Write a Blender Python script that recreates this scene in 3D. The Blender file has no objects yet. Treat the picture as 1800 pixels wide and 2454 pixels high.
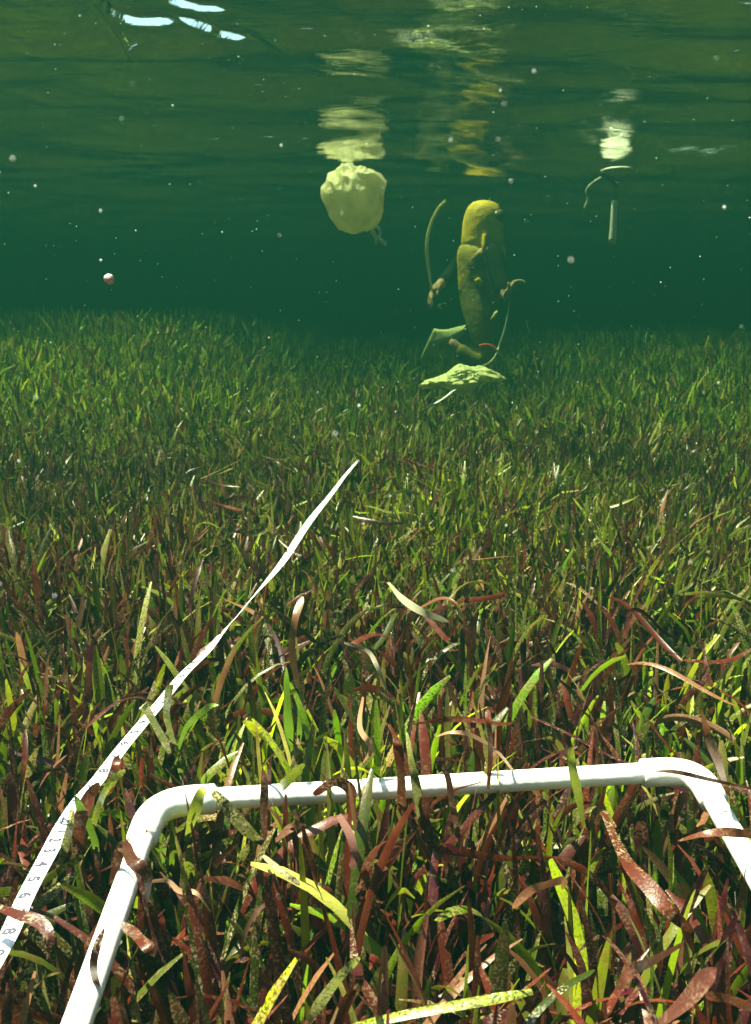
import bpy, bmesh, math, random
import numpy as np
from mathutils import Vector, Matrix, noise

# ------------------------------------------------------------------ camera
sc = bpy.context.scene
F = 2125.0; PITCH = math.radians(13.4); CZ = 0.62      # focal length in photo pixels, downward tilt, height over the bed
cd = bpy.data.cameras.new('camera'); cam = bpy.data.objects.new('camera', cd); sc.collection.objects.link(cam)
cd.sensor_fit = 'VERTICAL'; cd.sensor_height = 24; cd.lens = 24*F/2454
cd.clip_start = 0.02; cd.clip_end = 200
cam.location = (0, 0, CZ); cam.rotation_euler = (math.radians(90)-PITCH, 0, 0)
sc.camera = cam
cd.dof.use_dof = True; cd.dof.focus_distance = 0.95; cd.dof.aperture_fstop = 14
# ------------------------------------------------------------------ sky, sun, exposure
SUN_EL, SUN_AZ = math.radians(68), math.radians(-70)   # sun high, left of the camera (azimuth from +y towards +x)
w = bpy.data.worlds.new('World'); sc.world = w; w.use_nodes = True
nt = w.node_tree; bg = nt.nodes['Background']
sky = nt.nodes.new('ShaderNodeTexSky'); sky.sky_type = 'NISHITA'; sky.sun_disc = False
sky.sun_elevation = SUN_EL; sky.sun_rotation = SUN_AZ
nt.links.new(sky.outputs[0], bg.inputs[0]); bg.inputs[1].default_value = 0.105
sl = bpy.data.lights.new('sun', 'SUN'); sl.energy = 5.0; sl.angle = math.radians(0.5); sl.color = (1, .91, .84)
so = bpy.data.objects.new('sun', sl); sc.collection.objects.link(so)
sdir = Vector((math.sin(SUN_AZ)*math.cos(SUN_EL), math.cos(SUN_AZ)*math.cos(SUN_EL), math.sin(SUN_EL)))
so.rotation_euler = sdir.to_track_quat('Z', 'Y').to_euler(); so.location = (0, 0, 6)
sc.view_settings.view_transform = 'Standard'; sc.view_settings.look = 'None'
sc.view_settings.exposure = 3.3; sc.view_settings.gamma = 1
cy = sc.cycles
cy.use_denoising = True; cy.max_bounces = 8; cy.diffuse_bounces = 3; cy.glossy_bounces = 3
cy.transparent_max_bounces = 12; cy.volume_bounces = 1; cy.sample_clamp_indirect = 6
cy.caustics_reflective = False; cy.caustics_refractive = False

SURF = CZ + 0.72                                        # height of the water surface
rng = np.random.default_rng(7); random.seed(7)
col = sc.collection

# ------------------------------------------------------------------ helpers
def ray(px, py):
    cx, cyy = (px-900)/F, (1227-py)/F
    return np.array([cx, math.cos(PITCH)+cyy*math.sin(PITCH), -math.sin(PITCH)+cyy*math.cos(PITCH)])
def PD(px, py, D):            # point seen in direction (px,py) at forward distance D
    d = ray(px, py); return np.array([0, 0, CZ]) + d*(D/d[1])
def PZ(px, py, z):            # same, at height z
    d = ray(px, py); return np.array([0, 0, CZ]) + d*((z-CZ)/d[2])
def proj(P):                  # world points -> photo pixels, depth
    X = P[..., 0]; Y = P[..., 1]; Z = P[..., 2]-CZ
    dep = Y*math.cos(PITCH)-Z*math.sin(PITCH); u = Y*math.sin(PITCH)+Z*math.cos(PITCH)
    dep = np.maximum(dep, 1e-3)
    return 900+F*X/dep, 1227-F*u/dep, dep
def tag(o, label=None, cat=None, group=None, kind=None):
    if label: o['label'] = label
    if cat: o['category'] = cat
    if group: o['group'] = group
    if kind: o['kind'] = kind
    return o
def link(name, me, m=None, parent=None, smooth=True):
    o = bpy.data.objects.new(name, me); col.objects.link(o)
    if m: me.materials.append(m)
    if parent: o.parent = parent; o.matrix_parent_inverse = Matrix.Translation(-Vector(parent.location))
    if smooth and len(me.polygons): me.polygons.foreach_set('use_smooth', [True]*len(me.polygons))
    return o
def empty(name, loc):
    o = bpy.data.objects.new(name, None); col.objects.link(o); o.location = loc; o.empty_display_size = .05; return o
def np_mesh(name, V, Fq):
    me = bpy.data.meshes.new(name); V = np.asarray(V, np.float32); Fq = np.asarray(Fq, np.int32)
    k = Fq.shape[1]; n = len(Fq)
    me.vertices.add(len(V)); me.vertices.foreach_set('co', V.ravel())
    me.loops.add(n*k); me.loops.foreach_set('vertex_index', Fq.ravel())
    me.polygons.add(n); me.polygons.foreach_set('loop_start', np.arange(0, n*k, k, dtype=np.int32))
    me.polygons.foreach_set('loop_total', np.full(n, k, np.int32))
    me.update(calc_edges=True); return me
def catmull(pts, n):
    P = [np.array(p, float) for p in pts]; P = [2*P[0]-P[1]]+P+[2*P[-1]-P[-2]]; out = []
    for i in range(1, len(P)-2):
        for t in np.linspace(0, 1, n, endpoint=False):
            a, b, c, d = P[i-1:i+3]
            out.append(.5*((2*b)+(c-a)*t+(2*a-5*b+4*c-d)*t*t+(3*b-a-3*c+d)*t**3))
    out.append(P[-2]); return np.array(out)
def tube(pts, radii, seg=12, caps=True, flat=1.0):
    P = np.array(pts, float); n = len(P); R = np.broadcast_to(np.array(radii, float), (n,))
    T = np.gradient(P, axis=0); T /= np.linalg.norm(T, axis=1)[:, None]
    up = np.array([0, 0, 1.]) if abs(T[0][2]) < .9 else np.array([1., 0, 0])
    N = np.cross(T[0], up); N /= np.linalg.norm(N); V = []
    for i in range(n):
        N = N-T[i]*np.dot(N, T[i]); N /= np.linalg.norm(N); B = np.cross(T[i], N)
        for k in range(seg):
            a = 2*math.pi*k/seg; V.append(P[i]+R[i]*(N*math.cos(a)+B*math.sin(a)*flat))
    Fc = [(i*seg+k, i*seg+(k+1) % seg, (i+1)*seg+(k+1) % seg, (i+1)*seg+k) for i in range(n-1) for k in range(seg)]
    if caps: Fc += [tuple(range(seg))[::-1], tuple((n-1)*seg+k for k in range(seg))]
    return [tuple(v) for v in V], Fc
def pyd(name, parts):
    V = []; Fc = []
    for v, f in parts:
        b = len(V); V += list(v); Fc += [tuple(i+b for i in q) for q in f]
    me = bpy.data.meshes.new(name); me.from_pydata(V, [], Fc); me.update(); return me
def mat(name, colr, rough=.5, **kw):
    m = bpy.data.materials.new(name); m.use_nodes = True; b = m.node_tree.nodes['Principled BSDF']
    b.inputs['Base Color'].default_value = (*colr, 1); b.inputs['Roughness'].default_value = rough
    for k, v in kw.items(): b.inputs[k.replace('_', ' ')].default_value = v
    return m
def mottled(name, c1, c2, scale, rough=.6, bump=.3, bscale=None, trans=0):
    m = mat(name, c1, rough); t = m.node_tree; b = t.nodes['Principled BSDF']
    tc = t.nodes.new('ShaderNodeTexCoord'); n = t.nodes.new('ShaderNodeTexNoise'); n.inputs['Scale'].default_value = scale; n.inputs['Detail'].default_value = 5
    t.links.new(tc.outputs['Object'], n.inputs['Vector'])
    r = t.nodes.new('ShaderNodeValToRGB'); r.color_ramp.elements[0].position = .38; r.color_ramp.elements[1].position = .62
    r.color_ramp.elements[0].color = (*c1, 1); r.color_ramp.elements[1].color = (*c2, 1)
    t.links.new(n.outputs[0], r.inputs[0]); t.links.new(r.outputs[0], b.inputs['Base Color'])
    n2 = t.nodes.new('ShaderNodeTexNoise'); n2.inputs['Scale'].default_value = bscale or scale*3; t.links.new(tc.outputs['Object'], n2.inputs['Vector'])
    bp = t.nodes.new('ShaderNodeBump'); bp.inputs['Strength'].default_value = bump; bp.inputs['Distance'].default_value = .01
    t.links.new(n2.outputs[0], bp.inputs['Height']); t.links.new(bp.outputs[0], b.inputs['Normal'])
    if trans:
        tr = t.nodes.new('ShaderNodeBsdfTranslucent'); mx = t.nodes.new('ShaderNodeMixShader'); mx.inputs[0].default_value = trans
        t.links.new(r.outputs[0], tr.inputs[0]); t.links.new(b.outputs[0], mx.inputs[1]); t.links.new(tr.outputs[0], mx.inputs[2])
        t.links.new(mx.outputs[0], t.nodes['Material Output'].inputs['Surface'])
    return m

# ------------------------------------------------------------------ seabed
def sm(e0, e1, v): t = np.clip((v-e0)/(e1-e0), 0, 1); return t*t*(3-2*t)
def bed(x, y):
    x = np.asarray(x, float); y = np.asarray(y, float)
    h = .018*np.sin(1.9*x+.6*y+1)+.014*np.sin(3.7*x-2.3*y)+.012*np.sin(2.9*y+4.1*x+2)
    h = h*sm(.7, 1.5, y)
    h = h+.26*sm(-.3, -1.6, x)*sm(2.6, 4.6, y)*(1+.25*np.sin(3*x+2*y))
    h = h+.12*sm(.9, 2.2, x)*sm(3.0, 5.5, y)-.05*sm(.9, .2, np.abs(x-.7))*sm(4.3, 5.2, y)
    r = np.hypot(x, y); return h+1.3*sm(22, 27, r)
gx = np.sinh(np.linspace(-5, 5, 261))*(30/np.sinh(5)); gy = np.sinh(np.linspace(-5, 5, 261))*(30/np.sinh(5))
X, Y = np.meshgrid(gx, gy); nx_ = len(gx); ny_ = len(gy)
def gridfaces(nx, ny):
    i = (np.arange(ny-1)[:, None]*nx+np.arange(nx-1)[None, :]).ravel(); return np.stack([i, i+1, i+nx+1, i+nx], 1)
me = np_mesh('seabed', np.stack([X, Y, bed(X, Y)], -1).reshape(-1, 3), gridfaces(nx_, ny_))
seabed = link('seabed', me, mottled('silt', (.035, .03, .018), (.09, .075, .045), 14, .95, .6, 60))
tag(seabed, kind='structure')

# ------------------------------------------------------------------ water surface seen from below
WV = []; wr = np.random.default_rng(26)
for lam, amp, n, spread in ((1.7, .024, 3, .35), (.85, .011, 4, .4), (.42, .0042, 6, .5), (.22, .0014, 7, .7), (.12, .0005, 7, .9)):
    for _ in range(n):
        L = lam*wr.uniform(.8, 1.25); a = math.pi/2+wr.normal()*spread*.55+.12; k = 2*math.pi/L
        WV.append((k*math.cos(a), k*math.sin(a), amp*wr.uniform(.6, 1.3), wr.uniform(0, 6.28), L))
def curve_px(pts):
    w_ = [PZ(px, py, SURF) for px, py in pts]; w_ = sorted(w_, key=lambda p: p[0])
    return [p[0] for p in w_], [p[1] for p in w_]
STEEP = [curve_px([(205, -22), (222, 0), (240, 22), (270, 30), (300, 44), (345, 52), (395, 50), (428, 46)]),
         curve_px([(424, 40), (455, 48), (480, 57), (510, 66), (530, 78), (560, 84), (600, 87)]),
         curve_px([(385, -8), (410, 4), (432, 12), (450, 15), (475, 20), (500, 22), (555, 24)])]
def waves(x, y, dx):
    h = np.zeros_like(x)
    for kx, ky, a, p, L in WV:
        h += a*np.clip((L/dx-3)/3, 0, 1)*np.sin(kx*x+ky*y+p+.35*np.sin(1.3*x-.9*y+p))
    h *= .95
    mk = np.zeros_like(x)
    for cx, cyv in STEEP:
        yc = np.interp(x, cx, cyv); mk = np.maximum(mk, np.exp(-((y-yc)/.17)**2)*sm(cx[0]-.12, cx[0], x)*sm(cx[-1]+.12, cx[-1], x))
    h *= 1-.95*mk
    for (cx, cyv), A in zip(STEEP, (.0115, .0115, .0105)):
        yc = np.interp(x, cx, cyv)+.0022*np.sin(95*x)+.0012*np.sin(230*x+1); w_ = .0095*(1+.35*np.sin(31*x+2))
        env = sm(cx[0]-.02, cx[0]+.04, x)*sm(cx[-1]+.02, cx[-1]-.05, x)
        d = (y-yc)/w_
        h -= A*env*(np.tanh(d)-np.tanh((y-yc)/.16))
    return h
def warp(lo, hi, fine, dmax=1.2, grow=1.06):
    s = list(np.arange(fine[0], fine[1], fine[2])); d = fine[2]
    while s[-1] < hi: d = min(d*grow, dmax); s.append(s[-1]+d)
    d = fine[2]; 
    while s[0] > lo: d = min(d*grow, dmax); s.insert(0, s[0]-d)
    return np.array(s)
sx = warp(-26, 26, (-.95, -.15, .0055), grow=1.013); sy = warp(-26, 26, (2.27, 2.85, .003), grow=1.009)
X, Y = np.meshgrid(sx, sy); DX = np.maximum(np.gradient(sx)[None, :], np.gradient(sy)[:, None])
me = np_mesh('water_surface', np.stack([X, Y, SURF+waves(X, Y, DX)], -1).reshape(-1, 3), gridfaces(len(sx), len(sy)))
m = bpy.data.materials.new('water_skin'); m.use_nodes = True; t = m.node_tree; t.nodes.clear()
out = t.nodes.new('ShaderNodeOutputMaterial'); gl = t.nodes.new('ShaderNodeBsdfGlossy'); gl.inputs['Roughness'].default_value = .07
tr = t.nodes.new('ShaderNodeBsdfTransparent'); fr = t.nodes.new('ShaderNodeFresnel'); fr.inputs[0].default_value = 1.33
mx = t.nodes.new('ShaderNodeMixShader'); tc = t.nodes.new('ShaderNodeTexCoord'); mp = t.nodes.new('ShaderNodeMapping'); mp.inputs['Scale'].default_value = (11, 26, 1)
n = t.nodes.new('ShaderNodeTexNoise'); n.inputs['Scale'].default_value = 1; n.inputs['Detail'].default_value = 4; n.inputs['Distortion'].default_value = .6
bp = t.nodes.new('ShaderNodeBump'); bp.inputs['Strength'].default_value = 1; bp.inputs['Distance'].default_value = .0048
t.links.new(tc.outputs['Object'], mp.inputs[0]); t.links.new(mp.outputs[0], n.inputs['Vector']); t.links.new(n.outputs[0], bp.inputs['Height'])
t.links.new(bp.outputs[0], gl.inputs['Normal']); t.links.new(bp.outputs[0], fr.inputs['Normal'])
t.links.new(fr.outputs[0], mx.inputs[0]); t.links.new(tr.outputs[0], mx.inputs[1]); t.links.new(gl.outputs[0], mx.inputs[2]); t.links.new(mx.outputs[0], out.inputs['Surface'])
tag(link('water_surface', me, m), kind='structure')

# ------------------------------------------------------------------ murky water
bm = bmesh.new(); bmesh.ops.create_cube(bm, size=1)
for v in bm.verts: v.co = Vector((v.co.x*62, v.co.y*62, -1.2 if v.co.z < 0 else SURF+.075))
me = bpy.data.meshes.new('haze'); bm.to_mesh(me); bm.free()
m = bpy.data.materials.new('murky_water'); m.use_nodes = True; t = m.node_tree; t.nodes.clear()
out = t.nodes.new('ShaderNodeOutputMaterial'); pv = t.nodes.new('ShaderNodeVolumePrincipled')
pv.inputs['Color'].default_value = (.0016, .0108, .0082, 1); pv.inputs['Absorption Color'].default_value = (.22, .29, .14, 1)
pv.inputs['Density'].default_value = .80; pv.inputs['Anisotropy'].default_value = .1
t.links.new(pv.outputs[0], out.inputs['Volume'])
tag(link('haze', me, m, smooth=False), kind='stuff')

# ------------------------------------------------------------------ quadrat frame (geometry first, the grass is pressed aside by it)
FZ = .205
Lf, Rf, Rn, Ln = PZ(371, 1923, FZ), PZ(1668, 1845, FZ), np.array([.268, .20, FZ-.01]), np.array([-.168, .16, FZ-.015])
PR = .0092; ER = .0125
def cut(a, b, d): v = b-a; return a+v/np.linalg.norm(v)*d
frame = empty('quadrat_frame', tuple((Lf+Rf+Rn+Ln)/4))
tag(frame, 'white plastic pipe quadrat frame with rounded elbow corners laid in the seagrass', 'quadrat frame')
pvc = mottled('white_pvc', (.80, .80, .76), (.86, .85, .80), 30, .32, .05, 200)
cs = [Lf, Rf, Rn, Ln]
for i in range(4):
    a, b = cs[i], cs[(i+1) % 4]; p, q = cut(a, b, .038), cut(b, a, .038)
    s = [p+(q-p)*k/14 for k in range(15)]
    link('pipe', pyd('pipe', [tube(s, PR, 24)]), pvc, frame)
for i in range(4):
    a, b, c = cs[i-1], cs[i], cs[(i+1) % 4]; p, q = cut(b, a, .052), cut(b, c, .052); p1, q1 = cut(b, a, .034), cut(b, c, .034)
    arc = [(1-s)**2*p1+2*s*(1-s)*b+s*s*q1 for s in np.linspace(0, 1, 16)]
    path = [p, cut(p, b, .002)]+arc+[cut(q, b, .002), q]
    rr = [PR+.0004, ER]+[ER]*16+[ER, PR+.0004]
    link('elbow', pyd('elbow', [tube(path, rr, 24)]), pvc, frame)

# ------------------------------------------------------------------ transect tape
#        px    py    z    roll(deg)
TP = [(-70, 2400, .205, 5), (18, 2245, .210, 8), (62, 2147, .212, 10), (119, 2040, .212, 4), (150, 1985, .205, -10), (190, 1922, .202, -6),
      (232, 1872, .206, 4), (300, 1783, .212, 8), (382, 1686, .212, 10), (440, 1615, .212, 14), (495, 1562, .207, 20), (530, 1518, .196, 34),
      (562, 1484, .204, 50), (600, 1438, .211, 48), (640, 1392, .214, 30), (682, 1340, .214, 12), (740, 1252, .216, 0), (792, 1186, .214, 15),
      (845, 1118, .212, 25), (900, 1062, .07, 25), (975, 1010, .05, 20), (1034, 972, .215, 10), (1066, 952, .222, 10), (1096, 930, .222, 10), (1150, 900, .13, 10)]
raw = []
for px, py, z, r in TP:
    p = PZ(px, py, z); raw.append((*p, math.radians(r)))
tc4 = catmull(raw, 14); TPp = tc4[:, :3]; TR = tc4[:, 3]
TT = np.gradient(TPp, axis=0); TT /= np.linalg.norm(TT, axis=1)[:, None]
side = np.cross(TT, [0, 0, 1.]); side /= np.linalg.norm(side, axis=1)[:, None]; nrm = np.cross(side, TT)
TS = side*np.cos(TR)[:, None]+nrm*np.sin(TR)[:, None]; TN = np.cross(TS, TT)
TW = .0070
V = []; Fc = []
for i in range(len(TPp)):
    for u in (-1, -.33, .33, 1): V.append(TPp[i]+TS[i]*TW*u+TN[i]*(.0006*(1-u*u)))
    for u in (1, -1): V.append(TPp[i]+TS[i]*TW*u-TN[i]*.0005)
for i in range(len(TPp)-1):
    for k in range(6): Fc.append((i*6+k, i*6+(k+1) % 6, (i+1)*6+(k+1) % 6, (i+1)*6+k))
tape_m = mottled('tape_white', (.80, .81, .84), (.74, .75, .78), 40, .4, .05)
me = bpy.data.meshes.new('transect_tape'); me.from_pydata([tuple(v) for v in V], [], Fc); me.update()
tape = link('transect_tape', me, tape_m)
tag(tape, 'long white measuring tape with dark numbers running across the top of the seagrass', 'measuring tape')
ink = mat('tape_ink', (.02, .02, .05), .6); ink_red = mat('tape_red_ink', (.45, .03, .03), .6)
arc = np.concatenate([[0], np.cumsum(np.linalg.norm(np.diff(TPp, axis=0), axis=1))])
def at_arc(s, v, lift=.0009):
    i = int(np.clip(np.searchsorted(arc, s)-1, 0, len(arc)-2)); f = (s-arc[i])/(arc[i+1]-arc[i])
    P = TPp[i]*(1-f)+TPp[i+1]*f; S = TS[i]*(1-f)+TS[i+1]*f; N = TN[i]*(1-f)+TN[i+1]*f
    return P+S*v+N*lift
def digits(ch, s0, h, red):
    cu = bpy.data.curves.new('t', 'FONT'); cu.body = ch; cu.size = 1; cu.align_x = 'CENTER'; cu.resolution_u = 3; cu.offset = .035
    o = bpy.data.objects.new('t', cu); col.objects.link(o); bpy.context.view_layer.update()
    me = bpy.data.meshes.new_from_object(o.evaluated_get(bpy.context.evaluated_depsgraph_get()))
    V = [(v.co.x, v.co.y) for v in me.vertices]; Fq = [tuple(p.vertices) for p in me.polygons]
    bpy.data.objects.remove(o); bpy.data.meshes.remove(me)
    # text reads along the tape towards the camera: its x is -arc, its top points to the tape's right side
    return [tuple(at_arc(s0-x*h, (y-.35)*h)) for x, y in V], Fq
def arc_of(px, py):
    X_, Y_, _ = proj(TPp); return arc[int(np.argmin((X_-px)**2+(Y_-py)**2))]
bk = []; rd = []
a3 = arc_of(119, 2040); a6 = arc_of(62, 2147); st = (a3-a6)/3
for ch, k in (('3', 0), ('4', 1), ('5', 2), ('6', 3), ('7', 4), ('8', 5), ('9', 6.05), ('2', -1), ('1', -2)):
    bk.append(digits(ch, a3-k*st, .0118, 0))
    for q in (.5,): pass
rd += [digits('20', a3+3*st, .0118, 1), digits('30', a3-7.05*st, .0118, 1)]
b6 = arc_of(303, 1783); b2 = arc_of(382, 1686); s2 = (b2-b6)/4
for k, ch in enumerate('654321'): bk.append(digits(ch, b6+k*s2, .0118, 0))
rd.append(digits('10', b6+6.1*s2, .0118, 1))
for k, ch in enumerate('987'): bk.append(digits(ch, b6+(7.1+k)*s2, .0118, 0))
for k, ch in enumerate('789'): bk.append(digits(ch, b6-(1+k)*s2, .0118, 0))
def tick(s, v0, v1, wd=.0005): return ([tuple(at_arc(s-wd, v0)), tuple(at_arc(s+wd, v0)), tuple(at_arc(s+wd, v1)), tuple(at_arc(s-wd, v1))], [(0, 1, 2, 3)])
s = .01; tk = []
while s < arc_of(845, 1118):
    tk.append(tick(s, -TW*.95, -TW*.55)); s += st/2
for q in bk: link('printed_number', pyd('printed_number', [q]), ink, tape, False)
for q in rd: link('printed_number', pyd('printed_number', [q]), ink, tape, False)
link('tick_marks', pyd('tick_marks', tk), ink, tape, False)

# ------------------------------------------------------------------ seagrass
def ribbons(base, L, W, az, th0, kap, tw, tw1, S, wav=None):
    """base (N,3); returns (N,S,3 across,3) vertex grid"""
    N = len(L); s = np.linspace(0, 1, S)[None, :]
    th = th0[:, None]+kap[:, None]*s**2.4
    if wav is not None: th = th+wav[:, None]*np.sin(s*5+az[:, None])
    a = az[:, None]+.35*np.sin(az*7)[:, None]*s
    T = np.stack([np.sin(th)*np.cos(a), np.sin(th)*np.sin(a), np.cos(th)], -1)
    P = np.zeros((N, S, 3)); P[:, 1:] = np.cumsum((T[:, 1:]+T[:, :-1])*.5, axis=1)*(L/(S-1))[:, None, None]
    P += base[:, None, :]
    B = np.stack([-np.sin(a), np.cos(a), np.zeros_like(a)], -1); C = np.cross(T, B)
    t_ = (tw[:, None]+tw1[:, None]*s)[..., None]; U = B*np.cos(t_)+C*np.sin(t_); Nn = np.cross(T, U)
    blunt = np.minimum(1, .55+s*3)*np.where(s > .86, np.sqrt(np.clip(1-((s-.86)/.15)**2, 0, 1)), 1)
    point = np.minimum(1, .6+s*2)*np.clip(1-np.clip((s-.45)/.56, 0, 1)**1.7, 0, 1)
    q = np.clip(np.sin(az*91)[:, None]*.6+.75, 0, 1); prof = np.clip(blunt*q+point*(1-q), .1, 1)
    hw = (W[:, None]*.5*prof)[..., None]
    return np.stack([P-U*hw, P+Nn*hw*.25, P+U*hw], 2)
def rib_mesh(name, G, tint, spk, mat_):
    N, S = G.shape[:2]
    V = G.reshape(-1, 3); idx = np.arange(N*S*3).reshape(N, S, 3)
    a = idx[:, :-1, :-1]; b = idx[:, :-1, 1:]; c = idx[:, 1:, 1:]; d = idx[:, 1:, :-1]
    Fq = np.stack([a, b, c, d], -1).reshape(-1, 4); me = np_mesh(name, V, Fq)
    ca = me.attributes.new('tint', 'FLOAT_COLOR', 'POINT')
    cc = np.ones((N, S, 3, 4), np.float32); cc[..., :3] = tint[:, None, None, :]; cc[..., 3] = spk[:, None, None]
    ca.data.foreach_set('color', cc.ravel())
    va = me.attributes.new('along', 'FLOAT', 'POINT'); va.data.foreach_set('value', np.broadcast_to(np.linspace(0, 1, S, dtype=np.float32)[None, :, None], (N, S, 3)).ravel())
    me.materials.append(mat_); me.polygons.foreach_set('use_smooth', [True]*len(me.polygons)); return me
def leaf_mat():
    m = bpy.data.materials.new('seagrass_leaf'); m.use_nodes = True; t = m.node_tree; b = t.nodes['Principled BSDF']; L_ = t.links.new
    at = t.nodes.new('ShaderNodeAttribute'); at.attribute_name = 'tint'; al = t.nodes.new('ShaderNodeAttribute'); al.attribute_name = 'along'
    tc = t.nodes.new('ShaderNodeTexCoord')
    n1 = t.nodes.new('ShaderNodeTexNoise'); n1.inputs['Scale'].default_value = 480; n1.inputs['Detail'].default_value = 2
    n2 = t.nodes.new('ShaderNodeTexNoise'); n2.inputs['Scale'].default_value = 60; n2.inputs['Detail'].default_value = 2
    L_(tc.outputs['Object'], n1.inputs['Vector']); L_(tc.outputs['Object'], n2.inputs['Vector'])
    def math_(op, a, b_=None, v=None):
        q = t.nodes.new('ShaderNodeMath'); q.operation = op
        if isinstance(a, (int, float)): q.inputs[0].default_value = a
        else: L_(a, q.inputs[0])
        if b_ is not None:
            if isinstance(b_, (int, float)): q.inputs[1].default_value = b_
            else: L_(b_, q.inputs[1])
        return q.outputs[0]
    def mixc(f, c1, c2):
        q = t.nodes.new('ShaderNodeMix'); q.data_type = 'RGBA'
        L_(f, q.inputs[0])
        for k, c in ((6, c1), (7, c2)):
            if isinstance(c, tuple): q.inputs[k].default_value = c
            else: L_(c, q.inputs[k])
        return q.outputs[2]
    def ramp(v, a, b_):
        q = t.nodes.new('ShaderNodeMapRange'); L_(v, q.inputs[0]); q.inputs[1].default_value = a; q.inputs[2].default_value = b_; return q.outputs[0]
    patch = ramp(n2.outputs[0], .42, .6)
    sp = math_('MULTIPLY', math_('MULTIPLY', ramp(n1.outputs[0], .52, .58), at.outputs['Alpha']), patch)
    dk = math_('MULTIPLY', ramp(n1.outputs[0], .47, .40), math_('MULTIPLY', at.outputs['Alpha'], .8))
    c = mixc(sp, at.outputs['Color'], (.42, .36, .22, 1)); c = mixc(dk, c, (.035, .018, .012, 1))
    tip = math_('MULTIPLY', ramp(al.outputs['Fac'], .62, 1.0), math_('MULTIPLY', patch, .55))
    c = mixc(tip, c, (.13, .035, .015, 1))
    L_(c, b.inputs['Base Color']); b.inputs['Roughness'].default_value = .34; b.inputs['Specular IOR Level'].default_value = .35
    bp = t.nodes.new('ShaderNodeBump'); bp.inputs['Strength'].default_value = .5; bp.inputs['Distance'].default_value = .0006; L_(n1.outputs[0], bp.inputs['Height']); L_(bp.outputs[0], b.inputs['Normal'])
    tr = t.nodes.new('ShaderNodeBsdfTranslucent'); mx = t.nodes.new('ShaderNodeMixShader'); mx.inputs[0].default_value = .32
    L_(c, tr.inputs[0]); L_(b.outputs[0], mx.inputs[1]); L_(tr.outputs[0], mx.inputs[2]); L_(mx.outputs[0], t.nodes['Material Output'].inputs['Surface'])
    return m
LEAF = leaf_mat()
PAL = .9*np.array([(.15, .25, .003), (.33, .40, .007), (.030, .06, .003), (.07, .09, .006), (.095, .013, .006), (.045, .005, .011), (.25, .11, .055), (.38, .36, .07)])
def tints(n, red):
    """red (n,) 0..1: how brown the patch is"""
    Wt = np.stack([.27-.19*red, .19-.165*red, .20-.07*red, .13+0*red, .07+.25*red, .045+.20*red, .03+.03*red, .06-.01*red], 1); Wt /= Wt.sum(1)[:, None]
    k = (rng.random(n)[:, None] > np.cumsum(Wt, 1)).sum(1).clip(0, 7)
    c = PAL[k]*np.exp(rng.normal(0, .22, (n, 1)))*np.exp(rng.normal(0, .08, (n, 3)))
    spk = np.where(np.isin(k, (4, 5, 6)), rng.uniform(0, .5, n), rng.choice([0.1, .5, 1.], n, p=[.35, .3, .35])); return c, spk
# image-line of the frame bars and of the tape's visible runs, used to find blades standing over them
def sil(pts, half): 
    P = np.array(pts); X_, Y_, D_ = proj(P); return X_, Y_, D_, half
def seg3(a, b, n=40): return np.array([a+(b-a)*k/n for k in range(n+1)])
_w = seg3(Lf, Rf, 60)
CL = [(sil(_w[:10], PR), .82), (sil(_w[10:44], PR), .0), (sil(_w[44:], PR), .70), (sil(seg3(Lf, Ln, 60), ER), .90), (sil(seg3(Rf, Rn, 60), ER), .97)]
vis = []
for i in range(len(TPp)):
    X_, Y_, _ = proj(TPp[i][None]); vis.append(X_[0])
vis = np.array(vis)
for lo, hi in ((-80, 155), (228, 500), (560, 850), (1030, 1100)):
    CL.append((sil(TPp[(vis > lo) & (vis < hi)], TW), .93 if hi < 501 else .86))
def over(P, mid_keep=True):
    """P (N,S,3): per blade, which item's line it stands in front of (-1 none)"""
    X_, Y_, D_ = proj(P); hit = np.full(len(P), -1)
    for j, ((cx, cyv, cdp, hw), pr) in enumerate(CL):
        lo = (X_ > cx.min()-40) & (X_ < cx.max()+40) & (Y_ > cyv.min()-50) & (Y_ < cyv.max()+50)
        cand = np.where(lo.any(1))[0]
        for c0 in range(0, len(cand), 4000):
            c = cand[c0:c0+4000]
            d2 = (X_[c][..., None]-cx)**2+(Y_[c][..., None]-cyv)**2; k = d2.argmin(-1)
            r = hw*F/cdp[k]*1.15+5+.35*.008*F/D_[c]
            h = (np.take_along_axis(d2, k[..., None], -1)[..., 0] < r*r) & (D_[c] < cdp[k]+.02)
            hh = h.any(1); hit[c[hh]] = j
    return hit
pk = np.array([p for _, p in CL])
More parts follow.
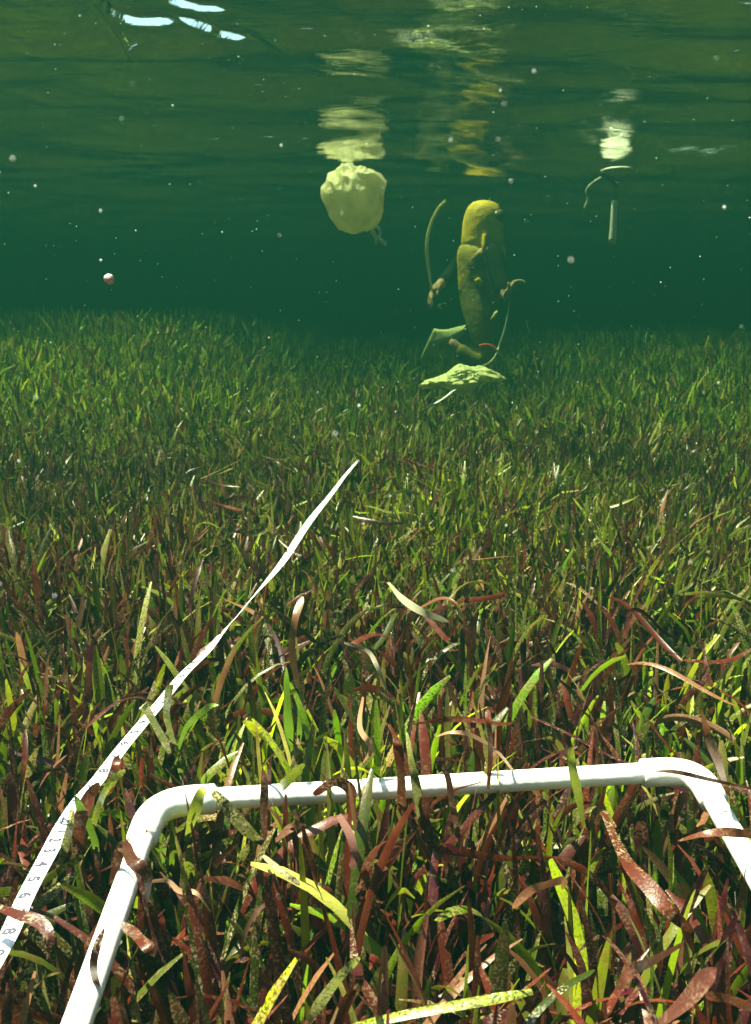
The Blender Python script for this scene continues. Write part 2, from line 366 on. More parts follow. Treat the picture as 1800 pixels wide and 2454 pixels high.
def field(n, ylo, yhi, S, wscale, lenr, spread, mode='stand'):
    y = rng.uniform(0, 1, n)*(yhi-ylo)+ylo; hw = .50*y+.45; x = rng.uniform(-1, 1, n)*hw
    # shoots: two to four blades share a base
    ns = max(1, int(n/2.6)); sidx = rng.integers(0, ns, n); x = x[sidx]+rng.normal(0, .006, n); y = y[sidx]+rng.normal(0, .006, n)
    z = bed(x, y)
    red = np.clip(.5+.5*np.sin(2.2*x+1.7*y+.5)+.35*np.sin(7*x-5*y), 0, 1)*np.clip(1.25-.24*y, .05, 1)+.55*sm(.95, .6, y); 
    shaded = np.exp(-((x+.75)/.55)**2-((y-2.3)/.45)**2)+.7*np.exp(-((x-.75)/.5)**2-((y-1.75)/.25)**2)+.6*np.exp(-((x-.3)/.7)**2-((y-2.9)/.35)**2)  # shaded patches of meadow painted in as darker, browner leaves
    lit_green = np.clip(sm(-.2, -1.3, x)*sm(2.9, 3.6, y)+sm(.8, 1.6, x)*sm(2.6, 3.6, y)*.8+.9*np.exp(-((x+.12)/.2)**2-((y-.85)/.14)**2), 0, 1)  # sunlit patches put into the leaf colour: greener and brighter
    red = np.clip(red+.5*shaded, 0, 1)*(1-lit_green)*(1-.35*sm(1.2, 1.8, y))
    dapple = .9*lit_green+.75*sm(2.4, 3.8, y)-.3*shaded+.68+.28*np.sin(3.1*x-2.2*y+2)*np.sin(1.7*x+2.6*y)+.12*np.sin(9*x+4*y)*np.sin(8*y-3*x)  # sun dapple and brighter far meadow, painted into the leaf tint
    hsh = np.where(rng.random(ns) < .18, rng.uniform(.5, .8, ns), rng.uniform(.85, 1.08, ns))[sidx]
    L = rng.uniform(*lenr, n); W = rng.uniform(.0065, .0106, n)*wscale; az = rng.uniform(0, 2*math.pi, n)
    th0 = np.abs(rng.normal(0, spread, n)); kap = rng.normal(.60, .5, n); wav = np.zeros(n)
    if mode == 'litter':
        z = z+rng.uniform(.15, .215, n); th0 = rng.normal(1.45, .25, n); kap = rng.normal(.2, .6, n); wav = rng.normal(0, .35, n)
        red = np.clip(red+.35, 0, 1)
    else:
        L = L*(.94+.1*np.sin(5*x+3*y)+.07*np.sin(13*x-7*y))*hsh
        L = np.minimum(L, .27/np.cos(np.clip(th0+kap*.35, 0, 1.1)))
    tw = rng.normal(0, .7, n); tw1 = rng.normal(0, .7, n)
    base = np.stack([x, y, z], 1); keep = np.ones(n, bool)
    p = rng.random(n)
    G = ribbons(base, L, W, az, th0, kap, tw, tw1, S, wav); hit = over(G[:, :, 1]); bad = (hit >= 0) & (p < pk[hit])
    for it in range(5):
        if not bad.any(): break
        i = np.where(bad)[0]; L[i] *= .83
        if it == 1: az[i] = rng.uniform(0, 6.28, len(i))
        if mode == 'litter': keep[i] = False; break
        G2 = ribbons(base[i], L[i], W[i], az[i], th0[i], kap[i], tw[i], tw1[i], S, wav[i]); G[i] = G2
        bad = np.zeros(n, bool); bad[i[over(G2[:, :, 1]) >= 0]] = True
    keep &= ~bad
    # no blade pokes through the lens
    _, _, dep = proj(G[:, :, 1]); dist = np.linalg.norm(G[:, :, 1]-np.array([0, 0, CZ]), axis=2).min(1); keep &= dist > (.40 if mode == 'litter' else .22)
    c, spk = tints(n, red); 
    c = c*(.45+.6*dapple)[:, None]
    return G[keep], c[keep], spk[keep]
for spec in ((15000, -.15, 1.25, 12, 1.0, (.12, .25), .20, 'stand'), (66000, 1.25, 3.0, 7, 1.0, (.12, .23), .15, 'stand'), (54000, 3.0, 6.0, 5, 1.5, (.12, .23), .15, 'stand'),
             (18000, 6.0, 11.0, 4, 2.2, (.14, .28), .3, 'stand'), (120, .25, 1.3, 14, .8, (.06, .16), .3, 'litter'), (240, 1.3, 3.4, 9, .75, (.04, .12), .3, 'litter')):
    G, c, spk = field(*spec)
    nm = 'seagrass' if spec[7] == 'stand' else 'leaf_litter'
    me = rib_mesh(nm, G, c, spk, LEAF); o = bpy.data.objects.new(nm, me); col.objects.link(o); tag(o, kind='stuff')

# ------------------------------------------------------------------ single leaves one can tell apart
def leaf(pts, wpx, tint, spk, label, name='seagrass_leaf', cat='leaf', roll=0.):
    """pts: (px,py,z) along the leaf, z height over the bed; wpx width in photo pixels"""
    P = catmull([PZ(*p) for p in pts], 8); n = len(P); T = np.gradient(P, axis=0); T /= np.linalg.norm(T, axis=1)[:, None]
    view = P-np.array([0, 0, CZ]); view /= np.linalg.norm(view, axis=1)[:, None]
    U = np.cross(T, view); U /= np.linalg.norm(U, axis=1)[:, None]; N = np.cross(U, T)
    h_ = (pts[0][0]*.37+pts[0][1]*.11) % 6.28; sn = np.linspace(0, 1, n)
    r = (roll*(.3+.7*sn)+.75*np.sin(h_+sn*(2.5+h_*.5)))[:, None]; U = U*np.cos(r)+N*np.sin(r); N = np.cross(U, T)
    dep = proj(P)[2].mean(); s = np.linspace(0, 1, n); b_ = np.where(s > .85, np.sqrt(np.clip(1-((s-.85)/.16)**2, 0, 1)), 1); q_ = .5+.5*math.sin(h_*5); prof = np.clip(np.minimum(.5+1.6*s, 1)*(b_*q_+(1-q_)*(1-np.clip((s-.4)/.62, 0, 1)**1.8)), .12, 1)
    hw = (wpx/F*dep*.5*prof)[:, None]
    top = np.stack([P-U*hw, P+N*hw*.12, P+U*hw], 1)
    V = top; idx = np.arange(n*3).reshape(n, 3); Fq = []
    for k in range(2):
        a = idx[:-1, k]; b = idx[:-1, k+1]; c = idx[1:, k+1]; d = idx[1:, k]; Fq.append(np.stack([a, b, c, d], 1))
    me = np_mesh(name, V.reshape(-1, 3), np.concatenate(Fq))
    ca = me.attributes.new('tint', 'FLOAT_COLOR', 'POINT'); cc = np.ones((n, 3, 4), np.float32); cc[..., :3] = np.array(tint)*(.38 if tint[0] > 1.8*tint[1] else .8); cc[..., 3] = spk; ca.data.foreach_set('color', cc.ravel())
    va = me.attributes.new('along', 'FLOAT', 'POINT'); va.data.foreach_set('value', np.repeat((s*.6).astype(np.float32), 3))
    o = link(name, me, LEAF); o.location = (0, 0, 0); tag(o, label, cat, 'single seagrass leaves standing out of the meadow'); return o
RED, MAR, TAN, GRN, YEL, OLV = (.26, .05, .02), (.12, .02, .02), (.48, .27, .16), (.14, .27, .015), (.30, .36, .03), (.16, .17, .04)
leaf([(1445, 1945, .225), (1500, 2060, .23), (1560, 2130, .23), (1610, 2190, .225), (1660, 2235, .21)], 40, RED, .7, 'broad rust red leaf with dark scabs slanting down towards the right pipe')
leaf([(1350, 2130, .19), (1350, 2110, .23), (1310, 2120, .235), (1270, 2135, .235), (1228, 2175, .22)], 20, (.5, .2, .1), .2, 'curled orange brown leaf tip arching left inside the quadrat')
leaf([(1232, 1850, .21), (1190, 1800, .25), (1130, 1762, .27), (1080, 1755, .275), (1045, 1765, .26)], 11, TAN, .1, 'thin pale arching strand dipping onto the middle of the far pipe')
leaf([(700, 1800, .16), (692, 1740, .23), (688, 1660, .29), (686, 1600, .33)], 24, GRN, .1, 'upright bright green blade standing behind the far pipe left of centre')
leaf([(716, 1800, .16), (718, 1740, .22), (716, 1680, .27)], 13, GRN, .1, 'short bright green blade just right of the tallest green blade')
leaf([(1170, 1890, .21), (1176, 1800, .27), (1172, 1740, .30), (1168, 1700, .31)], 16, RED, .3, 'upright rust red blade behind the far pipe right of centre')
leaf([(990, 1735, .27), (1060, 1725, .28), (1130, 1725, .28), (1200, 1735, .27), (1235, 1730, .26)], 14, RED, .2, 'flat rust red leaf lying across the blades above the far pipe')
leaf([(960, 1960, .18), (962, 1880, .25), (955, 1800, .29), (948, 1762, .30)], 26, RED, .4, 'rust red blade crossing in front of the far pipe at its middle')
leaf([(1010, 2010, .16), (1000, 1900, .24), (985, 1820, .27), (975, 1755, .28)], 22, OLV, .4, 'olive green blade rising in front of the far pipe beside the rust red one')
leaf([(862, 1990, .19), (845, 1935, .22), (838, 1890, .24), (800, 1875, .245), (752, 1905, .23)], 26, RED, .5, 'bent maroon leaf hooked over the far pipe left of centre')
leaf([(662, 1900, .20), (690, 1870, .23), (728, 1830, .25)], 24, YEL, .4, 'slanting yellow green leaf with blunt tip on the left part of the far pipe')
leaf([(446, 2020, .17), (462, 1960, .21), (480, 1905, .235), (492, 1888, .24)], 28, YEL, .3, 'yellow green leaf tip over the left elbow of the quadrat')
leaf([(640, 2030, .16), (592, 1990, .19), (540, 1930, .225), (512, 1895, .235)], 30, OLV, .9, 'olive leaf leaning left onto the far pipe beside its left elbow')
leaf([(640, 2050, .16), (633, 1960, .21), (634, 1880, .24), (630, 1845, .25)], 20, (.22, .07, .05), .3, 'narrow brown blade with rounded tip in front of the far pipe, left part')
leaf([(195, 2040, .17), (188, 1985, .215), (212, 1915, .235), (240, 1880, .235)], 34, RED, .2, 'orange red leaf covering the measuring tape beside the left pipe')
leaf([(262, 1905, .20), (272, 1850, .235), (283, 1812, .245)], 26, RED, .4, 'short dark red blade rising in front of the measuring tape')
leaf([(268, 2120, .19), (292, 2030, .235), (318, 2060, .25), (352, 2100, .24), (350, 2180, .21)], 34, (.16, .045, .025), .2, 'bent brown leaf folded over the left pipe')
leaf([(-30, 2165, .235), (40, 2190, .24), (95, 2210, .24), (120, 2250, .235), (112, 2300, .22)], 34, (.2, .04, .03), .8, 'crusty red brown leaf lying over the near end of the tape')
leaf([(290, 2215, .215), (320, 2235, .235), (350, 2265, .24), (372, 2290, .235)], 30, (.24, .04, .02), .9, 'crusty red leaf stub just right of the left pipe')
leaf([(330, 2120, .17), (395, 2110, .225), (430, 2135, .23), (470, 2140, .235), (505, 2185, .22)], 14, TAN, .1, 'wavy pinkish tan strip inside the quadrat near the left pipe')
leaf([(575, 2300, .19), (590, 2230, .225), (620, 2180, .245), (672, 2145, .245)], 14, (.4, .2, .12), .1, 'slender tan leaf with pointed tip leaning right in the near left meadow')
leaf([(738, 2450, .16), (770, 2400, .21), (815, 2340, .245), (862, 2295, .25)], 30, (.32, .36, .07), 1, 'broad speckled yellow green leaf slanting up right at the bottom of the meadow')
leaf([(630, 2050, .22), (672, 2085, .235), (720, 2120, .225)], 16, (.5, .42, .2), 1, 'short speckled cream leaf inside the quadrat left of its middle')
leaf([(1640, 2260, .22), (1570, 2300, .25), (1510, 2330, .26), (1480, 2380, .25)], 26, (.3, .09, .05), .3, 'arched orange brown leaf at the bottom right corner', roll=.5)
leaf([(1560, 2470, .22), (1640, 2400, .26), (1690, 2345, .28), (1715, 2320, .285)], 48, (.34, .11, .08), .3, 'wide smooth reddish leaf pointing up at the bottom right corner', roll=.3)
leaf([(1810, 2420, .24), (1750, 2395, .255), (1690, 2385, .255)], 26, (.36, .1, .05), .2, 'orange red leaf lying flat at the bottom right edge')
leaf([(1800, 1890, .225), (1700, 1868, .24), (1620, 1850, .245), (1560, 1848, .24)], 12, (.2, .05, .035), .2, 'thin dark red leaf lying on the right elbow of the quadrat')
leaf([(1745, 1905, .20), (1722, 1830, .25), (1700, 1770, .28), (1680, 1700, .30)], 24, (.3, .09, .03), .2, 'tall orange brown leaf standing behind the right elbow')
leaf([(1835, 2010, .22), (1760, 1995, .235), (1690, 1998, .235), (1625, 2015, .22)], 22, (.34, .1, .05), .3, 'curved orange leaf reaching left under the right pipe')
leaf([(840, 2400, .21), (862, 2350, .24), (850, 2300, .235), (840, 2200, .22)], 26, MAR, .8, 'dark maroon leaf in the middle of the near meadow')
leaf([(660, 2015, .22), (695, 1985, .235), (735, 1978, .23)], 22, (.42, .17, .1), .2, 'small pinkish leaf lying just under the far pipe')
leaf([(700, 1990, .22), (712, 1965, .24), (705, 1940, .25)], 15, (.45, .22, .14), .1, 'tiny upright pink leaf stub just under the far pipe')
leaf([(812, 1952, .235), (838, 2000, .235), (850, 2050, .225), (846, 2080, .21)], 26, (.42, .19, .16), .1, 'folded pale pink leaf hanging below the far pipe')
leaf([(715, 1650, .19), (700, 1560, .24), (706, 1490, .28), (724, 1430, .30)], 22, (.36, .17, .08), .2, 'tall light brown leaf standing above the meadow left of centre')
leaf([(930, 1395, .25), (965, 1435, .25), (1010, 1465, .25), (1075, 1490, .24)], 18, (.40, .38, .26), .1, 'grey green leaf draped over the meadow near the photo centre')
leaf([(825, 1540, .25), (880, 1560, .26), (905, 1600, .25), (930, 1660, .22)], 12, (.36, .34, .24), .1, 'thin grey leaf bending down right of the light brown one')
leaf([(870, 1670, .17), (862, 1740, .27), (890, 1790, .27), (870, 1830, .25)], 14, TAN, .1, 'small tan leaf curling over just above the far pipe', roll=.4)

leaf([(128, 2120, .16), (150, 2050, .20), (168, 1980, .235), (172, 1940, .245)], 20, OLV, .8, 'speckled olive blade crossing the tape just below the orange red leaf')
leaf([(215, 2010, .16), (238, 1930, .215), (262, 1880, .24), (300, 1845, .25)], 20, YEL, .5, 'yellow green blade leaning right beside the tape above the left elbow')
leaf([(235, 2060, .15), (222, 2000, .20), (190, 1930, .235), (178, 1905, .245)], 22, GRN, .3, 'bright green blade leaning left towards the tape, beside the left pipe')
leaf([(420, 1790, .17), (400, 1720, .24), (404, 1660, .28), (412, 1640, .29)], 22, (.22, .26, .06), .9, 'pale green speckled blade standing in the gap behind the left elbow')
leaf([(425, 1800, .17), (450, 1740, .22), (500, 1695, .26), (525, 1690, .265)], 18, GRN, .3, 'bright green blade bent right in the gap behind the left elbow')
leaf([(410, 1810, .17), (385, 1760, .22), (350, 1700, .27), (340, 1690, .275)], 22, (.20, .24, .08), .9, 'long speckled blade leaning left in the gap behind the left elbow')
leaf([(250, 2420, .17), (225, 2330, .22), (232, 2270, .24), (250, 2225, .245)], 24, MAR, .7, 'dark crusty blade crossing the left pipe near the bottom of the photo')
leaf([(1100, 2010, .17), (1085, 1930, .22), (1075, 1870, .25), (1062, 1830, .265)], 20, (.3, .12, .08), .5, 'brown blade crossing the far pipe just right of its middle')
leaf([(1400, 1985, .17), (1385, 1900, .22), (1372, 1840, .25), (1368, 1790, .265)], 22, YEL, .3, 'straight yellow green blade crossing the far pipe left of the right elbow')

# ------------------------------------------------------------------ sack floating at the surface
def blob(name, c, s, m, parent, amp=.18, sub=5, seed=0, flat_top=None, fr=3.0):
    bm = bmesh.new(); bmesh.ops.create_icosphere(bm, subdivisions=sub, radius=1)
    for v in bm.verts:
        p = v.co.copy(); o = Vector((seed, seed*.7, 0)); f = Vector((p.x+.5*p.z, p.y, p.z*.45-.3*p.x))
        d = noise.noise(p*fr*.6+o)*amp*1.3-amp*.9*(abs(noise.noise(f*fr*1.4+o*2))**.7-.4)-amp*.35*(abs(noise.noise(f*fr*3.4+o*3))**.7-.4)
        q = p*(1+d); q = Vector((q.x*s[0], q.y*s[1], q.z*s[2]))+Vector(c)
        if flat_top is not None and q.z > flat_top: q.z = flat_top+(q.z-flat_top)*.12
        v.co = q
    me = bpy.data.meshes.new(name); bm.to_mesh(me); bm.free(); return link(name, me, m, parent)
sackm = mottled('pale_sack', (.95, .92, .62), (.76, .74, .38), 12, .5, 1.0, 22, trans=.42)
def px_m(D): return D/F*1.02
D = 4.75; c = PD(850, 477, D); k = px_m(D)
sk = empty('floating_sack', tuple(c)); tag(sk, 'crumpled pale yellow plastic sack floating just under the water surface', 'sack')
blob('sack_body', c, (66*k, 45*k, 72*k), sackm, sk, .22, 6, 8.1, SURF-.045, 1.7)
chain = mat('pale_metal', (.92, .92, .8), .4)
def ring(p0, p1, r, wd):
    a = np.array(p0); b = np.array(p1); c_ = (a+b)/2; u = (a-b)/2; v = np.cross(u, [0, 1., 0]); v = v/np.linalg.norm(v)*wd
    P = [c_+u*math.cos(q)+v*math.sin(q) for q in np.linspace(0, 2*math.pi, 17)]; return tube(P, r, 8, False)
link('chain', pyd('chain', [ring(PD(884, 527, D), PD(894, 545, D), 3.4*k, 5*k), ring(PD(893, 542, D), PD(908, 566, D), 3.6*k, 9*k)]), chain, sk)
link('snap_hook', pyd('snap_hook', [tube([PD(892, 545, D), PD(900, 566, D), PD(902, 585, D)], 3.6*k, 8), tube([PD(903, 566, D), PD(914, 578, D), PD(927, 585, D)], 4.4*k, 8)]), chain, sk)
# ------------------------------------------------------------------ float with pipe
D = 4.75; k = px_m(D); c = PD(1480, 408, D)
fl = empty('surface_float', tuple(c)); tag(fl, 'small white float at the water surface with a pale pipe hanging beneath it', 'float')
white = mottled('float_white', (.8, .82, .74), (.7, .72, .6), 20, .4, .2)
P = [c+np.array([0, 0, z])*k for z in (-14, -11, -4, 1, 5, 7)]
link('hull', pyd('hull', [tube(P, [4*k, 18*k, 33*k, 37*k, 26*k, 9*k], 28)]), white, fl)
P = catmull([c+np.array([-30, 0, -10])*k, c+np.array([-10, 0, -22])*k, c+np.array([4, 0, -34])*k], 6)
link('strap', pyd('strap', [tube(P, 3*k, 8)]), mat('brown_strap', (.2, .14, .05), .7), fl)
a, b = PD(1474, 425, D), PD(1472, 486, D); link('line', pyd('line', [tube([a, b], 1.2*k, 8)]), mat('dark_line', (.05, .07, .05), .8), fl)
a, b = PD(1474, 480, D), PD(1467, 585, D); P = [a+(b-a)*q for q in np.linspace(0, 1, 8)]
link('pipe', pyd('pipe', [tube(P, [7.5*k]*6+[8.2*k]*2, 16)]), white, fl)
a = catmull([PD(1440, 425, D), PD(1415, 442, D), PD(1405, 458, D), PD(1408, 478, D), PD(1400, 498, D)], 6)
link('cord', pyd('cord', [tube(a, 1.8*k, 8)]), mat('pale_cord', (.6, .65, .5), .7), fl)

# ------------------------------------------------------------------ person
D = 5.8; k = px_m(D)
def skin(name, verts, edges, m, parent, root=0, sub=2):
    me = bpy.data.meshes.new(name); me.from_pydata([tuple(v[0]) for v in verts], edges, []); me.update()
    o = bpy.data.objects.new(name, me); col.objects.link(o); md = o.modifiers.new('skin', 'SKIN'); md.use_smooth_shade = True
    for i, v in enumerate(verts):
        r = v[1]; sv = me.skin_vertices[0].data[i]; sv.radius = r if isinstance(r, tuple) else (r, r); sv.use_root = i == root
    s2 = o.modifiers.new('sub', 'SUBSURF'); s2.levels = sub; s2.render_levels = sub
    bpy.context.view_layer.update(); ev = bpy.data.meshes.new_from_object(o.evaluated_get(bpy.context.evaluated_depsgraph_get()))
    bpy.data.objects.remove(o); ev.name = name; return link(name, ev, m, parent)
def Q(px, py, dd=0): return PD(px, py, D+dd)
per = empty('person', tuple(Q(1150, 880))); tag(per, 'person in olive suit and yellow hood kneeling upright in murky water, hands held low', 'person')
skinm = mottled('person_skin', (.55, .36, .22), (.48, .30, .19), 20, .6, .1)
suit = mottled('olive_suit', (.23, .21, .02), (.14, .15, .02), 8, .7, .5, 30); sleeve = mat('dark_sleeve', (.012, .02, .012), .95, Specular_IOR_Level=.1)
yel = mottled('yellow_hood', (.95, .68, .02), (.60, .46, .02), 9, .7, .8, 22)
def hand(V, E, wrist, idx, d, side_, curl):
    d = np.array(d, float); d /= np.linalg.norm(d); s_ = np.array(side_, float); s_ -= d*np.dot(d, s_); s_ /= np.linalg.norm(s_); n_ = np.cross(d, s_)
    V.append((wrist+d*.05, (.026, .016))); pi = len(V)-1; E.append((idx, pi))
    V.append((wrist+d*.085, (.03, .014))); pj = len(V)-1; E.append((pi, pj))
    for q, ln in ((-.027, .075), (-.009, .085), (.009, .08), (.027, .062)):
        p = wrist+d*.09+s_*q; last = pj; a = 0
        for j in range(3):
            a += curl; p = p+(d*math.cos(a)+n_*math.sin(a))*ln/3; V.append((p.copy(), .0085-.001*j)); E.append((last, len(V)-1)); last = len(V)-1
    p = wrist+d*.035-s_*.03; V.append((p, .011)); E.append((pi, len(V)-1)); p2 = p+(d*.7-s_*.4+n_*.5)*.035; V.append((p2, .0095)); E.append((len(V)-2, len(V)-1)); V.append((p2+(d*.8+n_*.4)*.03, .008)); E.append((len(V)-2, len(V)-1))
V = [(Q(1148, 735), (.12, .12)), (Q(1150, 690), (.135, .135)), (Q(1153, 640), (.15, .15)), (Q(1156, 600), (.15, .155)), (Q(1158, 575), .06), (Q(1160, 545), (.085, .085)), (Q(1162, 515), (.095, .095)), (Q(1160, 490), (.08, .085))]
E = [(i, i+1) for i in range(7)]
# arms
V += [(Q(1128, 602, .13), .055), (Q(1090, 650, .2), .045), (Q(1050, 686, .1), .03)]; E += [(3, 8), (8, 9), (9, 10)]
hand(V, E, Q(1050, 686, .1), 10, Q(1030, 712, .05)-Q(1050, 686, .1), (0, 1, 0), .35)
b0 = len(V); V += [(Q(1182, 604, -.13), .055), (Q(1196, 660, -.2), .045), (Q(1212, 712, -.3), .03)]; E += [(3, b0), (b0, b0+1), (b0+1, b0+2)]
hand(V, E, Q(1212, 712, -.3), b0+2, Q(1228, 680, -.3)-Q(1212, 712, -.3), (0, 1, 0), -.55)
# legs: thighs down to the knees, shins folded back to the left
for sgn in (-.1, .1):
    b0 = len(V); V += [(Q(1150, 760, sgn), .088), (Q(1158, 815, sgn*1.2), .07), (Q(1166, 868, sgn*1.4), .058), (Q(1130, 862, sgn*1.3), .052), (Q(1092, 832, sgn*1.2), .04), (Q(1078, 812, sgn*1.2), .03)]
    E += [(0, b0)]+[(b0+i, b0+i+1) for i in range(5)]
body = skin('body', V, E, skinm, per)
def grow(v, g): r = v[1]; return (v[0], (r[0]+g, r[1]+g) if isinstance(r, tuple) else r+g)
# suit over torso and legs, sleeves over the arms
legs = [i for i in range(len(V)) if i >= len(V)-12]
ids = [0, 1, 2, 3]+[legs[j] for j in (0, 1, 2, 3, 4, 6, 7, 8, 9, 10)]
mp_ = {v: i for i, v in enumerate(ids)}; Es = [(mp_[a], mp_[b]) for a, b in E if a in mp_ and b in mp_]
skin('wetsuit', [grow(V[i], .012) for i in ids], Es, suit, per)
ra = 8; rb = [i for i in range(len(V)) if np.allclose(V[i][0], Q(1182, 604, -.13))][0]
for a0, ps in ((8, [V[3][0]*.3+V[8][0]*.7, V[8][0], V[9][0], V[9][0]*.15+V[10][0]*.85]), (rb, [V[3][0]*.3+V[rb][0]*.7, V[rb][0], V[rb+1][0], V[rb+1][0]*.15+V[rb+2][0]*.85])):
    skin('sleeve', [(ps[0], .072), (ps[1], .068), (ps[2], .056), (ps[3], .042)], [(0, 1), (1, 2), (2, 3)], sleeve, per)
hv = [(Q(1155, 604), (.150, .16)), (Q(1156, 570), (.136, .14)), (Q(1157, 532), (.140, .14)), (Q(1160, 500), (.122, .12)), (Q(1161, 478), (.07, .07))]
skin('hood', hv, [(0, 1), (1, 2), (2, 3), (3, 4)], yel, per)
link('mask', pyd('mask', [tube([Q(1186, 518, -.04), Q(1203, 518, -.055), Q(1207, 518, -.06)], [.07, .062, .05], 20, flat=.6)]), mat('mask_glass', (.14, .13, .05), .3), per)
skin('face', [(Q(1184, 546, -.04), .085), (Q(1196, 558, -.05), .05), (Q(1203, 545, -.05), .028)], [(0, 1), (1, 2)], skinm, per)
skin('jacket', [(Q(1156, 574), (.11, .13)), (Q(1155, 602), (.158, .18)), (Q(1153, 655), (.158, .16)), (Q(1150, 695), (.150, .155)), (Q(1149, 722), (.12, .13))], [(0, 1), (1, 2), (2, 3), (3, 4)], mottled('olive_yellow_jacket', (.62, .48, .03), (.30, .27, .03), 7, .7, .8, 18), per)
P = catmull([Q(1161, 562, -.13), Q(1160, 590, -.15), Q(1157, 610, -.15)], 6); link('strap', pyd('strap', [tube(P, .014, 8)]), yel, per)
P = catmull([Q(1161, 610, -.15), Q(1167, 645, -.15), Q(1176, 680, -.15), Q(1180, 705, -.14)], 6); link('hose', pyd('hose', [tube(P, .009, 8)]), mat('pale_hose', (.55, .55, .25), .6), per)
link('buckle', pyd('buckle', [tube(catmull([Q(1141, 668, -.15), Q(1147, 675, -.15), Q(1153, 680, -.14)], 4), [.01]+[.02]*7+[.008], 10)]), yel, per)
finm = mottled('pale_green_fin', (.55, .62, .30), (.40, .48, .2), 10, .6, .4)
for dz, dd in ((0, -.1), (6, .14)):
    C_ = [Q(1112, 790+dz, dd), Q(1080, 806+dz, dd), Q(1050, 820+dz, dd), Q(1022, 826+dz, dd)]; P = catmull(C_, 5); n = len(P); V_ = []; F_ = []
    for i in range(n):
        s = i/(n-1); h = (.035+.075*s); th = .022*(1-s)+.004; up_ = np.array([.45, 0, 1.]); up_ /= np.linalg.norm(up_)
        for a in range(10):
            q = 2*math.pi*a/10; V_.append(tuple(P[i]+up_*math.cos(q)*h+np.array([0, 1, 0])*math.sin(q)*th*(1+.6*abs(math.cos(3*q)))))
    F_ = [(i*10+a, i*10+(a+1) % 10, (i+1)*10+(a+1) % 10, (i+1)*10+a) for i in range(n-1) for a in range(10)]+[tuple(range(10))[::-1], tuple((n-1)*10+a for a in range(10))]
    link('fin', pyd('fin', [(V_, F_)]), finm, per)
# things held
P = catmull([Q(1068, 481, .06), Q(1050, 500, .06), Q(1036, 528, .06), Q(1026, 562, .06), Q(1023, 600, .06), Q(1028, 645, .06), Q(1037, 700, .05), Q(1041, 712, .05)], 6)
rod = link('bent_rod', pyd('bent_rod', [tube(P, np.interp(np.linspace(0, 1, len(P)), [0, .5, 1], [.008, .011, .007]), 10)]), mat('rod_yellow', (.62, .66, .22), .5))
tag(rod, 'thin yellowish bent rod held in the diver\'s left side hand', 'rod')
P = catmull([Q(1058, 742, .02), Q(1052, 733, .02), Q(1060, 727, .02), Q(1070, 727, .02)], 5)
tag(link('cord_loop', pyd('cord_loop', [tube(P, .005, 8)]), mat('loop_green', (.45, .5, .2), .6)), 'faint loop of cord drifting below the diver\'s left side hand', 'cord')
P = [Q(1192, 745, -.3), Q(1184, 757, -.3), Q(1176, 767, -.3)]
tag(link('pencil', pyd('pencil', [tube(P, [.009, .009, .006], 8)]), mat('pencil_paint', (.75, .75, .45), .5)), 'short pale pencil drifting in front of the kneeling diver\'s hip', 'pencil')
P = catmull([Q(1261, 768, -.2), Q(1264, 785, -.2), Q(1270, 800, -.2)], 4)
tag(link('drifting_straw', pyd('drifting_straw', [tube(P, .006, 8)]), mat('straw_white', (.7, .75, .6), .5)), 'small white straw like shred drifting right of the diver', 'shred')
cd_ = empty('tether_cord', tuple(Q(1192, 842, -.3))); tag(cd_, 'pale knotted cord running from the diver down to the crumpled bag on the seagrass', 'cord')
pc = mat('tether_pale', (.7, .75, .55), .6)
P = catmull([Q(1222, 715, -.3), Q(1216, 760, -.3), Q(1208, 795, -.3), Q(1198, 822, -.3), Q(1192, 842, -.3), Q(1180, 862, -.35), Q(1160, 876, -.4), Q(1140, 882, -.4)], 6)
link('line', pyd('line', [tube(P, .0042, 8)]), pc, cd_)
link('knot', pyd('knot', [tube([Q(1196, 832, -.3), Q(1192, 842, -.3), Q(1200, 852, -.3)], .009, 8), tube([Q(1192, 842, -.3), Q(1187, 852, -.3)], .007, 8)]), pc, cd_)
P = catmull([Q(1148, 829, -.3), Q(1165, 826, -.3), Q(1180, 830, -.3), Q(1190, 839, -.3)], 5); link('red_strand', pyd('red_strand', [tube(P, .008, 8)]), mat('red_strand', (.8, .10, .05), .6), cd_)

# ------------------------------------------------------------------ crumpled bag lying on the grass
D = 4.2; k = px_m(D)
bgm = mottled('pale_bag', (.85, .85, .42), (.58, .66, .30), 12, .5, .9, 34, trans=.2)
bag = empty('crumpled_bag', tuple(PD(1115, 905, D))); tag(bag, 'crumpled pale yellow green bag lying on the seagrass below the diver', 'bag')
bm = bmesh.new(); bmesh.ops.create_icosphere(bm, subdivisions=6, radius=1)
cA = PD(1095, 908, D)
for v in bm.verts:
    p = v.co.copy(); d = .32*noise.noise(p*1.6)+.25*(abs(noise.noise(p*3.6+Vector((5, 0, 0))))-.2)+.12*(abs(noise.noise(p*8))-.2)
    p *= 1+d; x = p.x; th = (.75+.35*math.cos(x*3.4-.9))*(1-.35*max(0, x))
    v.co = Vector(cA)+Vector((x*70*k, p.y*55*k, p.z*30*k*th+(-x*x*8+4*x)*k))
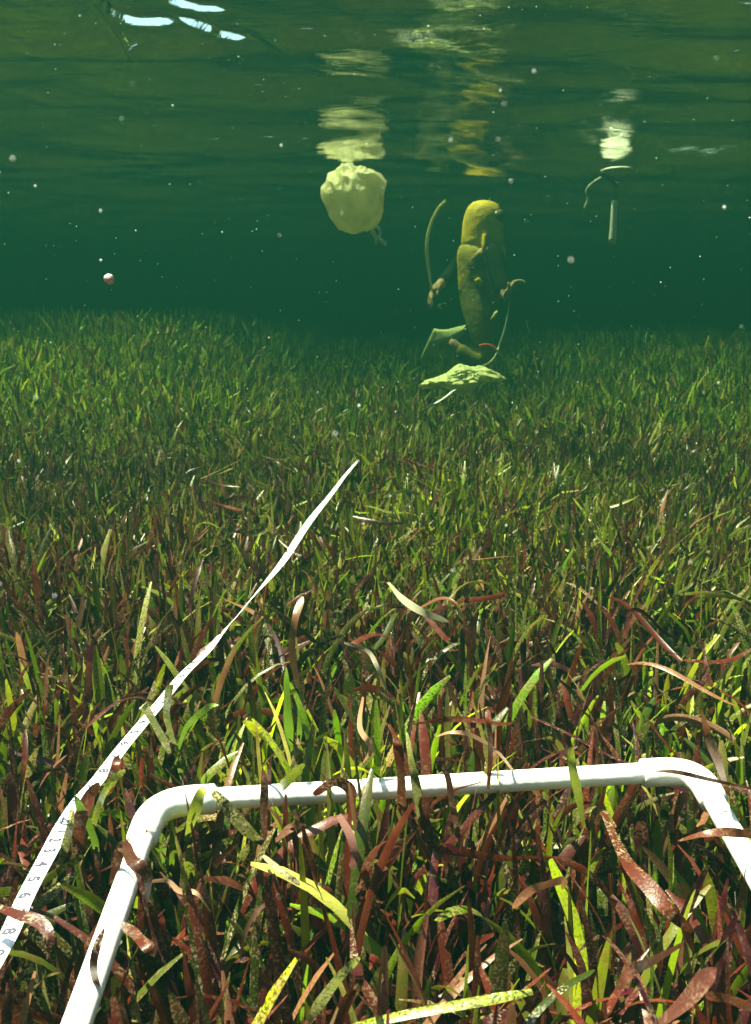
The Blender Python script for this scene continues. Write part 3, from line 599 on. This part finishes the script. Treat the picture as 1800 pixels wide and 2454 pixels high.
me = bpy.data.meshes.new('bag_body'); bm.to_mesh(me); bm.free(); link('bag_body', me, bgm, bag)
bm = bmesh.new(); bmesh.ops.create_icosphere(bm, subdivisions=5, radius=1); cA = PD(1160, 898, D)
for v in bm.verts:
    p = v.co.copy(); d = .25*noise.noise(p*1.9+Vector((3, 1, 0)))+.2*(abs(noise.noise(p*4.6))-.2); p *= 1+d
    v.co = Vector(cA)+Vector((p.x*48*k, p.y*36*k, p.z*18*k*(1-.55*max(0, p.x))+(-p.x*9)*k))
me = bpy.data.meshes.new('bag_neck'); bm.to_mesh(me); bm.free(); link('bag_neck', me, bgm, bag)

# ------------------------------------------------------------------ particles in the water
c = PD(262, 669, .75); bm = bmesh.new(); bmesh.ops.create_icosphere(bm, subdivisions=3, radius=1)
for v in bm.verts: v.co = Vector(c)+v.co*(1+.15*noise.noise(v.co*1.5))*.0042
me = bpy.data.meshes.new('pink_particle'); bm.to_mesh(me); bm.free()
tag(link('drifting_particle', me, mat('particle_pink', (.55, .36, .30), .4)), 'round pale pink particle drifting in open water at left', 'particle')
bm = bmesh.new(); bmesh.ops.create_icosphere(bm, subdivisions=1, radius=1); bv = np.array([v.co[:] for v in bm.verts]); bf = np.array([[v.index for v in f.verts] for f in bm.faces]); bm.free()
n = 1000; px = rng.uniform(-60, 1860, n); py = rng.uniform(-40, 1500, n); dd = .5+2.6*rng.random(n)**.8
dd[:50] = rng.uniform(.16, .4, 50); sz = np.clip(rng.lognormal(-1.05, .55, n), .12, .65)*.001*dd**.5
Vv = []; Ff = []
for i in range(n):
    p = PD(px[i], py[i], dd[i])
    if p[2] > SURF-.04 or p[2] < .3: continue
    s_ = sz[i]*np.array([1, 1, rng.uniform(.6, 1.8)]); b = len(Vv)*len(bv); Vv.append(bv*s_*rng.uniform(.8, 1.2, (len(bv), 1))+p); Ff.append(bf+b)
me = np_mesh('marine_snow', np.concatenate(Vv), np.concatenate(Ff)); tag(link('marine_snow', me, mat('snow', (.75, .78, .72), .6)), kind='stuff')
